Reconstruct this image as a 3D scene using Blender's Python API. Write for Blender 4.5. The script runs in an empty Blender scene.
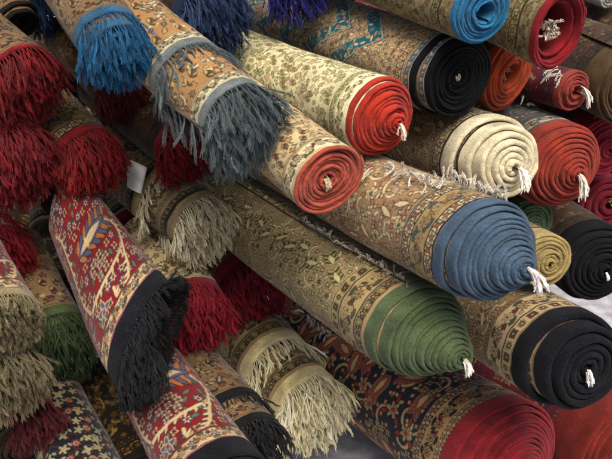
import bpy, math, random
import numpy as np
from math import radians as R_

PI = math.pi
rng = np.random.default_rng(7)
random.seed(7)
scene = bpy.context.scene
COL = scene.collection

# ------------------------------------------------------------------ camera
PITCH = R_(27)
CAM = np.array([0.0, 0.0, 1.13])
FPX = 800.0
FW = np.array([0, math.cos(PITCH), -math.sin(PITCH)])
UPV = np.array([0, math.sin(PITCH), math.cos(PITCH)])
RT = np.array([1.0, 0, 0])

def ray(px, py):
    return FW + RT * ((px - 306) / FPX) - UPV * ((py - 229.5) / FPX)

def at(px, py, d):
    return CAM + d * ray(px, py)

def nrm(v):
    v = np.asarray(v, float)
    return v / np.linalg.norm(v)

def srgb(h):
    h = h.lstrip('#')
    c = np.array([int(h[i:i + 2], 16) / 255 for i in (0, 2, 4)])
    return np.where(c <= 0.04045, c / 12.92, ((c + 0.055) / 1.055) ** 2.4)

# ------------------------------------------------------------------ objects
def link(name, ob, parent=None):
    COL.objects.link(ob)
    if parent is not None:
        ob.parent = parent
    return ob

def mesh_from(name, verts, faces, mat, parent=None, color=None, smooth=True):
    me = bpy.data.meshes.new(name)
    verts = np.asarray(verts, np.float32)
    faces = np.asarray(faces, np.int32)
    k = faces.shape[1]
    me.vertices.add(len(verts)); me.vertices.foreach_set('co', verts.ravel())
    me.loops.add(faces.size); me.loops.foreach_set('vertex_index', faces.ravel())
    me.polygons.add(len(faces))
    me.polygons.foreach_set('loop_start', np.arange(0, faces.size, k, dtype=np.int32))
    me.polygons.foreach_set('loop_total', np.full(len(faces), k, np.int32))
    me.polygons.foreach_set('use_smooth', np.full(len(faces), smooth))
    me.update(calc_edges=True)
    if color is not None:
        a = me.color_attributes.new('wool', 'FLOAT_COLOR', 'POINT')
        c = np.ones((len(verts), 4), np.float32); c[:, :3] = color
        a.data.foreach_set('color', c.ravel())
    me.materials.append(mat)
    ob = bpy.data.objects.new(name, me)
    return link(name, ob, parent)

def grid_faces(n, m, base=0, flip=False):
    i = np.arange(n - 1)[:, None]; j = np.arange(m - 1)[None, :]
    a = i * m + j
    q = np.stack([a, a + 1, a + m + 1, a + m], -1).reshape(-1, 4) + base
    return q[:, ::-1] if flip else q

# ------------------------------------------------------------------ materials
def new_mat(name):
    m = bpy.data.materials.new(name); m.use_nodes = True
    nt = m.node_tree
    b = nt.nodes['Principled BSDF']
    return m, nt, b

def pile_material():
    m, nt, b = new_mat('knotted wool pile')
    N, L = nt.nodes, nt.links
    at_ = N.new('ShaderNodeAttribute'); at_.attribute_name = 'wool'
    tc = N.new('ShaderNodeTexCoord')
    n1 = N.new('ShaderNodeTexNoise'); n1.inputs['Scale'].default_value = 420; n1.inputs['Detail'].default_value = 2
    n2 = N.new('ShaderNodeTexNoise'); n2.inputs['Scale'].default_value = 14; n2.inputs['Detail'].default_value = 3
    L.new(tc.outputs['Object'], n1.inputs['Vector']); L.new(tc.outputs['Object'], n2.inputs['Vector'])
    m1 = N.new('ShaderNodeMapRange'); m1.inputs['From Min'].default_value = .3; m1.inputs['From Max'].default_value = .7
    m1.inputs['To Min'].default_value = .72; m1.inputs['To Max'].default_value = 1.26
    L.new(n1.outputs['Fac'], m1.inputs['Value'])
    m2 = N.new('ShaderNodeMapRange'); m2.inputs['From Min'].default_value = .3; m2.inputs['From Max'].default_value = .7
    m2.inputs['To Min'].default_value = .82; m2.inputs['To Max'].default_value = 1.14
    L.new(n2.outputs['Fac'], m2.inputs['Value'])
    mu = N.new('ShaderNodeMath'); mu.operation = 'MULTIPLY'
    L.new(m1.outputs[0], mu.inputs[0]); L.new(m2.outputs[0], mu.inputs[1])
    vm = N.new('ShaderNodeVectorMath'); vm.operation = 'SCALE'
    L.new(at_.outputs['Color'], vm.inputs[0]); L.new(mu.outputs[0], vm.inputs['Scale'])
    L.new(vm.outputs[0], b.inputs['Base Color'])
    bp = N.new('ShaderNodeBump'); bp.inputs['Strength'].default_value = .55; bp.inputs['Distance'].default_value = .0016
    L.new(n1.outputs['Fac'], bp.inputs['Height']); L.new(bp.outputs[0], b.inputs['Normal'])
    b.inputs['Roughness'].default_value = .95
    b.inputs['Specular IOR Level'].default_value = .12
    b.inputs['Sheen Weight'].default_value = .12; b.inputs['Sheen Roughness'].default_value = .5
    return m

def wool_material(name, col, var=.28, sheen=.16, scale=260):
    m, nt, b = new_mat(name)
    N, L = nt.nodes, nt.links
    tc = N.new('ShaderNodeTexCoord')
    n1 = N.new('ShaderNodeTexNoise'); n1.inputs['Scale'].default_value = scale; n1.inputs['Detail'].default_value = 4
    n1.inputs['Roughness'].default_value = .7
    n2 = N.new('ShaderNodeTexNoise'); n2.inputs['Scale'].default_value = 22; n2.inputs['Detail'].default_value = 3
    n3 = N.new('ShaderNodeTexNoise'); n3.inputs['Scale'].default_value = 900; n3.inputs['Detail'].default_value = 1
    for n in (n1, n2, n3): L.new(tc.outputs['Object'], n.inputs['Vector'])
    r = N.new('ShaderNodeValToRGB')
    r.color_ramp.elements[0].position = .3; r.color_ramp.elements[1].position = .72
    c = np.array(col)
    r.color_ramp.elements[0].color = (*np.clip(c * (1 - 1.5 * var), 0, 1), 1)
    r.color_ramp.elements[1].color = (*np.clip(c * (1 + 1.3 * var) + .006, 0, 1), 1)
    L.new(n1.outputs['Fac'], r.inputs['Fac'])
    m2 = N.new('ShaderNodeMapRange'); m2.inputs['From Min'].default_value = .3; m2.inputs['From Max'].default_value = .7
    m2.inputs['To Min'].default_value = .66; m2.inputs['To Max'].default_value = 1.3
    L.new(n2.outputs['Fac'], m2.inputs['Value'])
    vm = N.new('ShaderNodeVectorMath'); vm.operation = 'SCALE'
    L.new(r.outputs['Color'], vm.inputs[0]); L.new(m2.outputs[0], vm.inputs['Scale'])
    # pale lint specks
    ls = N.new('ShaderNodeTexVoronoi'); ls.inputs['Scale'].default_value = 130; L.new(tc.outputs['Object'], ls.inputs['Vector'])
    lt = N.new('ShaderNodeMath'); lt.operation = 'LESS_THAN'; lt.inputs[1].default_value = .1
    L.new(ls.outputs['Distance'], lt.inputs[0])
    lm = N.new('ShaderNodeMath'); lm.operation = 'MULTIPLY'; lm.inputs[1].default_value = .35
    L.new(lt.outputs[0], lm.inputs[0])
    mx = N.new('ShaderNodeMix'); mx.data_type = 'RGBA'
    L.new(lm.outputs[0], mx.inputs['Factor']); L.new(vm.outputs[0], mx.inputs['A'])
    mx.inputs['B'].default_value = (*np.clip(c * .7 + .16, 0, 1), 1)
    L.new(mx.outputs['Result'], b.inputs['Base Color'])
    ad = N.new('ShaderNodeMath'); ad.operation = 'ADD'; L.new(n1.outputs['Fac'], ad.inputs[0]); L.new(n3.outputs['Fac'], ad.inputs[1])
    bp = N.new('ShaderNodeBump'); bp.inputs['Strength'].default_value = .6; bp.inputs['Distance'].default_value = .0016
    sheen = sheen * min(1.0, .15 + 6 * float(c.mean()))
    L.new(ad.outputs[0], bp.inputs['Height']); L.new(bp.outputs[0], b.inputs['Normal'])
    b.inputs['Roughness'].default_value = .95
    b.inputs['Specular IOR Level'].default_value = .1
    b.inputs['Sheen Weight'].default_value = sheen; b.inputs['Sheen Roughness'].default_value = .55
    return m

_mats = {}
def wool(h, **k):
    key = (h, tuple(sorted(k.items())))
    if key not in _mats: _mats[key] = wool_material('felted wool ' + h.lstrip('#'), srgb(h), **k)
    return _mats[key]

def yarn_material():
    m, nt, b = new_mat('twisted yarn')
    N, L = nt.nodes, nt.links
    at_ = N.new('ShaderNodeAttribute'); at_.attribute_name = 'wool'
    L.new(at_.outputs['Color'], b.inputs['Base Color'])
    b.inputs['Roughness'].default_value = .85
    b.inputs['Specular IOR Level'].default_value = .15
    b.inputs['Sheen Weight'].default_value = .1; b.inputs['Sheen Roughness'].default_value = .5
    return m
PILE = pile_material(); YARN = yarn_material()

# ------------------------------------------------------------------ rug drawing (rug coordinates, metres)
RES = .0010
class Canvas:
    def __init__(s, U, V, ground):
        s.U, s.V = U, V
        s.h = int(V / RES) + 2; s.w = int(U / RES) + 2
        s.a = np.empty((s.h, s.w, 3), np.float32); s.a[:] = ground
    def win(s, cx, cy, r):
        x0 = max(0, int((cx - r) / RES)); x1 = min(s.w, int((cx + r) / RES) + 2)
        y0 = max(s.clip0, int((cy - r) / RES)); y1 = min(s.clip1, int((cy + r) / RES) + 2)
        if x1 <= x0 or y1 <= y0: return None
        X = np.arange(x0, x1)[None, :] * RES - cx; Y = np.arange(y0, y1)[:, None] * RES - cy
        return slice(y0, y1), slice(x0, x1), X + 0 * Y, Y + 0 * X
    clip0 = 0; clip1 = 10 ** 9
    def clip(s, v0=0, v1=9):
        s.clip0 = max(0, int(v0 / RES)); s.clip1 = min(s.h, int(v1 / RES))
    def band(s, v0, v1, col):
        s.a[max(0, int(v0 / RES)):int(v1 / RES)] = col
    def shape(s, cx, cy, r, fn, col):
        w = s.win(cx, cy, r)
        if w is None: return
        ys, xs, X, Y = w
        s.a[ys, xs][fn(X, Y)] = col
    def flower(s, cx, cy, r, n, cols, rot=0, line=None):
        w = s.win(cx, cy, r * 1.25)
        if w is None: return
        ys, xs, X, Y = w
        q = s.a[ys, xs]
        rr = np.hypot(X, Y); th = np.arctan2(Y, X) + rot
        p = .72 + .28 * np.cos(n * th)
        if line is not None: q[rr < r * p + .0021] = line
        q[rr < r * p] = cols[0]
        if len(cols) > 1:
            q[(rr < r * p * .68)] = cols[1]
        if len(cols) > 2: q[rr < r * .3] = cols[2]
    def leaf(s, cx, cy, ln, wd, ang, col, line=None, mid=None):
        w = s.win(cx, cy, ln * .6)
        if w is None: return
        ys, xs, X, Y = w
        q = s.a[ys, xs]
        a = X * math.cos(ang) + Y * math.sin(ang); b = -X * math.sin(ang) + Y * math.cos(ang)
        t = np.clip(1 - (2 * a / ln) ** 2, 0, 1)
        if line is not None: q[(np.abs(b) < wd * .5 * t + .0018) & (np.abs(a) < ln * .52)] = line
        q[(np.abs(b) < wd * .5 * t)] = col
        if mid is not None: q[(np.abs(b) < wd * .16 * t)] = mid
    def diamond(s, cx, cy, rx, ry, col):
        s.shape(cx, cy, max(rx, ry) * 1.1, lambda X, Y: np.abs(X) / rx + np.abs(Y) / ry < 1, col)
    def stroke(s, xs, ys, wd, col):
        xs = np.asarray(xs); ys = np.asarray(ys)
        k = max(1, int(wd / RES / 2 + .5))
        o = np.arange(-k, k + 1); OX, OY = np.meshgrid(o, o)
        keep = (OX ** 2 + OY ** 2) * RES ** 2 <= (wd / 2) ** 2 + 1e-9
        OX, OY = OX[keep], OY[keep]
        ix = (xs / RES).astype(int)[:, None] + OX; iy = (ys / RES).astype(int)[:, None] + OY
        ok = (ix >= 0) & (ix < s.w) & (iy >= s.clip0) & (iy < min(s.h, s.clip1))
        s.a[iy[ok], ix[ok]] = col
    def finish(s):
        a = s.a
        b = a.copy()
        b[1:-1, 1:-1] = (a[1:-1, 1:-1] * 2 + a[:-2, 1:-1] + a[2:, 1:-1] + a[1:-1, :-2] + a[1:-1, 2:]) / 6
        s.a = b
    def sample(s, u, v):
        x = np.clip(u / RES, 0, s.w - 1.001); y = np.clip(v / RES, 0, s.h - 1.001)
        x0 = x.astype(int); y0 = y.astype(int); fx = (x - x0)[..., None]; fy = (y - y0)[..., None]
        a = s.a
        return ((a[y0, x0] * (1 - fx) + a[y0, x0 + 1] * fx) * (1 - fy) + (a[y0 + 1, x0] * (1 - fx) + a[y0 + 1, x0 + 1] * fx) * fy)

def scroll(c, cx, cy, r, ang, turns, wd, col, sgn=1, leaves=None, rr=None):
    """a curling stem that ends in a spiral"""
    t = np.linspace(0, 1, int(r * 2 * PI * turns / RES * 1.2) + 8)
    rad = r * (1 - .8 * t)
    th = ang + sgn * t * turns * 2 * PI
    x = cx + rad * np.cos(th); y = cy + rad * np.sin(th)
    c.stroke(x, y, wd, col)
    if leaves is not None:
        for k in range(3, len(t) - 3, max(4, int(.012 / RES))):
            s_ = 1 if (k // 4) % 2 else -1
            c.leaf(x[k] + s_ * .004 * math.cos(th[k]), y[k] + s_ * .004 * math.sin(th[k]), .011, .005, th[k] + .9, leaves)

def draw_band(c, v0, v1, kind, P, rs):
    """one border stripe; P = palette list: ground, line, a, b, c"""
    W = v1 - v0; vm = (v0 + v1) / 2
    c.clip(v0, v1)
    c.band(v0, v1, P[0])
    x = 0
    if kind == 'plain':
        pass
    elif kind == 'rosettes':           # small flowers in a honeycomb
        c.band(v0, v0 + W * .12, P[1]); c.band(v1 - W * .12, v1, P[1])
        st = W * .95
        n = int(c.U / st) + 1
        for i in range(n):
            cx = (i + .5) * st
            c.flower(cx, vm, W * .36, 4 if i % 2 else 5, [P[2 + i % 2], P[1], P[3]], rot=.78, line=P[1])
            c.stroke(np.full(40, cx + st / 2), np.linspace(v0 + W * .1, v1 - W * .1, 40), .002, P[1])
            c.stroke(cx + st / 2 + np.linspace(-1, 1, 30) * st * .2, v0 + W * (.12 + .22 * abs(np.linspace(-1, 1, 30))) , .002, P[1])
    elif kind == 'net':                # two rows of diamonds
        st = W * .5
        n = int(c.U / st) + 1
        for i in range(n):
            for row in (0, 1):
                cx = (i + .5 * row) * st; cy = v0 + W * (.28 + .44 * row)
                c.diamond(cx, cy, st * .46, W * .24, P[1]); c.diamond(cx, cy, st * .34, W * .17, P[2 + (i + row) % 2]); c.diamond(cx, cy, st * .13, W * .08, P[0])
    elif kind == 'vine':               # main border
        n = max(2, int(c.U / (W * 1.5))); st = c.U / n
        xx = np.linspace(0, c.U, int(c.U / RES * 1.5))
        c.stroke(xx, vm + W * .3 * np.sin(xx / st * 2 * PI), max(.0016, W * .05), P[1])
        for i in range(n * 2):
            cx = (i + .5) * st / 2; s_ = 1 if i % 2 == 0 else -1
            c.flower(cx, vm - s_ * W * .04, W * .24, 6 if i % 2 else 8, [P[2 + i % 2], P[0], P[4]], rot=rs.uniform(0, 1), line=P[1])
            for k in range(3):
                a = rs.uniform(0, PI)
                c.leaf(cx + st * .25 + rs.uniform(-.1, .1) * W, vm + s_ * W * rs.uniform(-.32, .32), W * .3, W * .11, a, P[2 + rs.integers(0, 3)], line=P[1])
            c.leaf(cx, vm + s_ * W * .34, W * .5, W * .14, 0, P[4], line=P[1])
    elif kind == 'blocks':             # square rosette tiles
        st = W * 1.05
        for i in range(int(c.U / st) + 1):
            cx = (i + .5) * st
            c.shape(cx, vm, W * .6, lambda X, Y: (abs(X) < W * .42) & (abs(Y) < W * .38), P[2 + i % 2])
            c.flower(cx, vm, W * .3, 8, [P[4], P[1], P[0]], rot=.4, line=P[1])
    elif kind == 'vee':
        xx = np.linspace(0, c.U, int(c.U / RES * 2)); st = W * .8
        c.stroke(xx, vm + W * .32 * (np.abs((xx / st) % 1 - .5) * 4 - 1), .002, P[1])
        for i in range(int(c.U / st * 2)):
            c.flower((i + .5) * st / 2, vm + (W * .2 if i % 2 else -W * .2), W * .13, 4, [P[2], P[3]])
    c.clip()
    for v in (v0, v1):
        c.band(v - .0009, v + .0009, P[1])

def draw_field(c, v0, kind, P, rs, dens=1.0):
    """P: ground, line, a, b, c, stem"""
    c.clip(v0, c.V); c.band(v0, c.V, P[0])
    A = c.U * (c.V - v0)
    if kind == 'floral':               # dense all-over sprays
        for k in range(int(A * 650 * dens)):
            cx, cy = rs.uniform(0, c.U), rs.uniform(v0, c.V)
            scroll(c, cx, cy, rs.uniform(.012, .03), rs.uniform(0, 6.3), rs.uniform(.3, .7), .0022, P[5], sgn=rs.choice([-1, 1]), leaves=P[4] if k % 2 else P[3])
        pts = poisson(c.U, v0, c.V, .024 / math.sqrt(dens), rs)
        for (x, y) in pts:
            t = rs.integers(0, 5)
            if t < 2: c.flower(x, y, rs.uniform(.006, .0115), rs.integers(4, 8), [P[2 + rs.integers(0, 3)], P[0], P[2 + rs.integers(0, 3)]], rot=rs.uniform(0, 6), line=P[1])
            elif t == 2:
                for q in range(5):
                    a = q * .55 - 1.1 + rs.uniform(-.1, .1)
                    c.leaf(x + .007 * math.cos(a), y + .007 * math.sin(a), .014, .0045, a, P[2 + q % 3], line=P[1])
            else:
                c.leaf(x, y, rs.uniform(.011, .02), .006, rs.uniform(0, 3.1), P[2 + rs.integers(0, 3)], line=P[1], mid=P[0])
    elif kind == 'bold':               # large red-ground arabesque like a court carpet
        pts = poisson(c.U, v0, c.V, .062, rs)
        for i, (x, y) in enumerate(pts):
            a = rs.uniform(0, 6.3); s_ = rs.choice([-1, 1])
            scroll(c, x, y, .036, a, .62, .0075, P[1], sgn=s_)
            scroll(c, x, y, .036, a, .62, .0052, P[5], sgn=s_)
            for q in range(3):
                t = a + s_ * (0.5 + q * 1.1)
                c.leaf(x + .038 * math.cos(t), y + .038 * math.sin(t), .016, .006, t + .7, P[5], line=P[1])
        for i, (x, y) in enumerate(poisson(c.U, v0, c.V, .05, rs)):
            if i % 3 == 0:             # palmette: feathered leaf
                an = rs.uniform(0, 3.1)
                for q in range(-3, 4):
                    for sd in (-1, 1):
                        bx = x + q * .0075 * math.cos(an); by = y + q * .0075 * math.sin(an)
                        aa = an + sd * .8
                        c.leaf(bx + .009 * math.cos(aa), by + .009 * math.sin(aa), .022, .006, aa, P[2 + (q % 2)], line=P[4])
                c.leaf(x, y, .04, .011, an, P[5], line=P[1])
            elif i % 3 == 1:
                for q in range(5):
                    b_ = q * 1.257
                    c.flower(x + .014 * math.cos(b_), y + .014 * math.sin(b_), .0075, 4, [P[5], P[4], P[0]], rot=.78, line=P[1])
            else:
                c.flower(x, y, .016, 6, [P[5], P[4], P[2]], rot=rs.uniform(0, 3), line=P[1])
                for q in range(3): c.leaf(x + .022 * math.cos(q * 2), y + .022 * math.sin(q * 2), .017, .008, q * 2, P[3], line=P[1])
        for (x, y) in poisson(c.U, v0, c.V, .021, rs):
            ix, iy = int(x / RES), int(y / RES)
            if np.abs(c.a[min(iy, c.h - 1), min(ix, c.w - 1)] - P[0]).sum() < .01:
                c.flower(x, y, .0055, 4, [P[2 + rs.integers(0, 3)], P[5]], rot=.6, line=P[1])
    elif kind == 'blossom':            # large pale blossoms on navy
        for (x, y) in poisson(c.U, v0, c.V, .022, rs):
            c.stroke(x + np.linspace(-.012, .012, 30), y + .006 * np.sin(np.linspace(0, 3 + rs.uniform(0, 3), 30)), .0018, P[3])
        for i, (x, y) in enumerate(poisson(c.U, v0, c.V, .031, rs)):
            if i % 3 == 2: c.flower(x, y, .012, 8, [P[3], P[5], P[3]], rot=rs.uniform(0, 3))
            else: c.flower(x, y, rs.uniform(.012, .0155), 5 if i % 3 else 4, [P[2 if i % 4 else 4], P[5], P[4]], rot=rs.uniform(0, 3), line=P[1])
            c.leaf(x + .017, y + .006, .015, .007, rs.uniform(0, 3), P[2], line=P[1])
    elif kind == 'court':              # court carpet: great palmette, flower cluster, ivory arabesques
        K = 1.0
        def barb(xs, ys, side=1):
            c.stroke(xs, ys, .0085, P[1]); 
            n = len(xs)
            for k in range(n // 10, n - n // 12, max(3, int(.013 / .0006))):
                dx, dy = xs[min(k + 2, n - 1)] - xs[k - 2], ys[min(k + 2, n - 1)] - ys[k - 2]
                a = math.atan2(dy, dx)
                c.leaf(xs[k] + side * -.006 * math.sin(a), ys[k] + side * .006 * math.cos(a), .016, .0055, a + side * .9, P[5], line=P[1])
            c.stroke(xs, ys, .006, P[5])
        def curve(pts):
            pts = np.array(pts); t = np.linspace(0, 1, 260)[:, None]
            n = len(pts) - 1
            B = sum(math.comb(n, i) * (1 - t) ** (n - i) * t ** i * pts[i] for i in range(n + 1))
            return B[:, 0], B[:, 1]
        for rep in range(-1, 4):
            X0 = c.U * .30 + .085 + rep * .26
            for Y0 in (v0, v0 + .30):
                # filler blossoms
                for (x, y) in poisson(.26, 0, .30, .022, rs):
                    q = rs.integers(0, 3)
                    if q == 0: c.flower(X0 - .13 + x, Y0 + y, .0085, 4, [P[5], P[1]], rot=.78)
                    elif q == 1: c.leaf(X0 - .13 + x, Y0 + y, .018, .008, rs.uniform(0, 3), P[3], line=P[1])
                    else: c.flower(X0 - .13 + x, Y0 + y, .011, 6, [P[4], P[5], P[0]], rot=rs.uniform(0, 3), line=P[1])
                # great palmette
                cx, cy = X0, Y0 + .15
                c.shape(cx, cy, .09, lambda X, Y: (np.abs(X) / .085 + np.abs(Y) / .05 < 1), P[0])
                for i in range(-4, 5):
                    for sd in (-1, 1):
                        L_ = .046 - .004 * abs(i)
                        a = sd * (PI / 2 - .55)
                        bx, by = cx + i * .0135, cy
                        c.leaf(bx + math.cos(a) * L_ * .5, by + math.sin(a) * L_ * .5, L_, .012, a, P[2] if (i % 2 == 0) else P[4], line=P[1])
                c.leaf(cx, cy, .115, .026, 0, P[4], line=P[1]); c.leaf(cx - .005, cy, .085, .017, 0, P[5]); c.flower(cx - .02, cy, .013, 4, [P[5], srgb('c7a85e')], rot=0)
                # cluster of five small flowers
                for i in range(6):
                    a = i * 1.047; r_ = .0205 if i < 6 else 0
                    c.flower(cx - .02 + r_ * math.cos(a), Y0 + .084 + r_ * math.sin(a), .0092, 4, [P[5], P[4], P[0]], rot=.78, line=P[1])
                c.flower(cx - .02, Y0 + .084, .009, 4, [P[5], P[4], P[0]], rot=.78, line=P[1])
                # ivory arabesques
                barb(*curve([(cx + .055, Y0 + .14), (cx + .10, Y0 + .10), (cx + .05, Y0 + .03), (cx - .03, Y0 + .05), (cx - .085, Y0 + .055)]), 1)
                barb(*curve([(cx + .06, Y0 + .08), (cx + .03, Y0 + .03), (cx + .02, Y0 - .03), (cx - .03, Y0 - .02), (cx - .02, Y0 + .02)]), -1)
                barb(*curve([(cx - .10, Y0 + .27), (cx - .06, Y0 + .22), (cx - .10, Y0 + .16), (cx - .12, Y0 + .10), (cx - .09, Y0 + .06)]), 1)
                # blue grey lilies
                for (lx, ly) in ((cx - .06, Y0 + .015), (cx + .085, Y0 + .02)):
                    for i in range(5): c.leaf(lx + .009 * math.cos(i * 1.25), ly + .009 * math.sin(i * 1.25), .024, .0095, i * 1.25, P[4], line=P[5])
                    c.flower(lx, ly, .008, 5, [P[5], P[0]])
    elif kind == 'tribal':             # gold ground, square-shouldered motifs
        for (x, y) in poisson(c.U, v0, c.V, .034, rs):
            t = rs.integers(0, 4)
            if t == 0:
                c.diamond(x, y, .014, .018, P[1]); c.diamond(x, y, .0115, .015, P[2]); c.diamond(x, y, .006, .008, P[5]); c.diamond(x, y, .003, .004, P[1])
            elif t == 1:
                for dx in (-1, 0, 1):
                    for dy in (-1, 0, 1):
                        if (dx + dy) % 2 == 0:
                            c.shape(x + dx * .007, y + dy * .007, .005, lambda X, Y: (abs(X) < .0033) & (abs(Y) < .0033), P[1])
                            c.shape(x + dx * .007, y + dy * .007, .005, lambda X, Y: (abs(X) < .002) & (abs(Y) < .002), P[5])
            elif t == 2:
                c.flower(x, y, .012, 8, [P[3], P[0], P[4]], rot=.2, line=P[1])
            else:
                scroll(c, x, y, .016, rs.uniform(0, 6), .8, .0045, P[1]); scroll(c, x + .001, y, .015, rs.uniform(0, 6), .8, .0022, P[5], leaves=P[4])
        for (x, y) in poisson(c.U, v0, c.V, .018, rs):
            c.leaf(x, y, .011, .004, rs.uniform(0, 3), P[2 + rs.integers(0, 3)], line=P[1])
    elif kind == 'fan':                # small sprays, then interlaced teal and orange arches
        for (x, y) in poisson(c.U, v0, c.V, .013, rs):
            t = rs.integers(0, 3)
            if t: c.flower(x, y, rs.uniform(.004, .0065), 5, [P[5] if t == 1 else P[3], P[1] if rs.random() < .4 else P[2]], rot=rs.uniform(0, 3), line=P[1])
            else: c.leaf(x, y, .013, .005, rs.uniform(0, 3), P[5], line=P[1])
        v0 = v0 + .09
        y0 = int(v0 / RES); Y = np.arange(y0, c.h)[:, None] * RES - v0; X = np.arange(c.w)[None, :] * RES
        zz = np.abs((X / .19) % 1 - .5) * 2 * .13
        d = Y - zz; q = c.a[y0:]
        D_ = (d + 1.5) % .15; on = d > 0
        for lo, hi, cc in ((0, .006, P[1]), (.003, .08, P[2]), (.006, .010, P[5]), (.074, .077, P[5]), (.077, .08, P[1]), (.11, .114, P[4])):
            q[on & (D_ >= lo) & (D_ < hi)] = cc
        for (x, y) in poisson(c.U, v0, c.V, .05, rs):
            c.leaf(x, y, .022, .007, rs.uniform(0, 3), P[3], line=P[5])
        for (x, y) in poisson(c.U, v0, c.V, .02, rs):
            if rs.random() < .5: c.flower(x, y, .007, 5, [P[5], P[4]], rot=rs.uniform(0, 3))
            else: c.leaf(x, y, .02, .008, rs.uniform(0, 3), P[5] if rs.random() < .5 else P[3], line=P[4])
    c.clip()

def poisson(U, v0, v1, d, rs):
    pts = []
    nx, ny = int(U / d) + 1, int((v1 - v0) / d) + 1
    for j in range(ny):
        for i in range(nx):
            pts.append(((i + .5 * (j % 2) + rs.uniform(-.25, .25)) * d, v0 + (j + .5 + rs.uniform(-.25, .25)) * d))
    return pts

# palettes (real cloth colours)
def pal(*h): return [srgb(x) for x in h]

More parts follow.
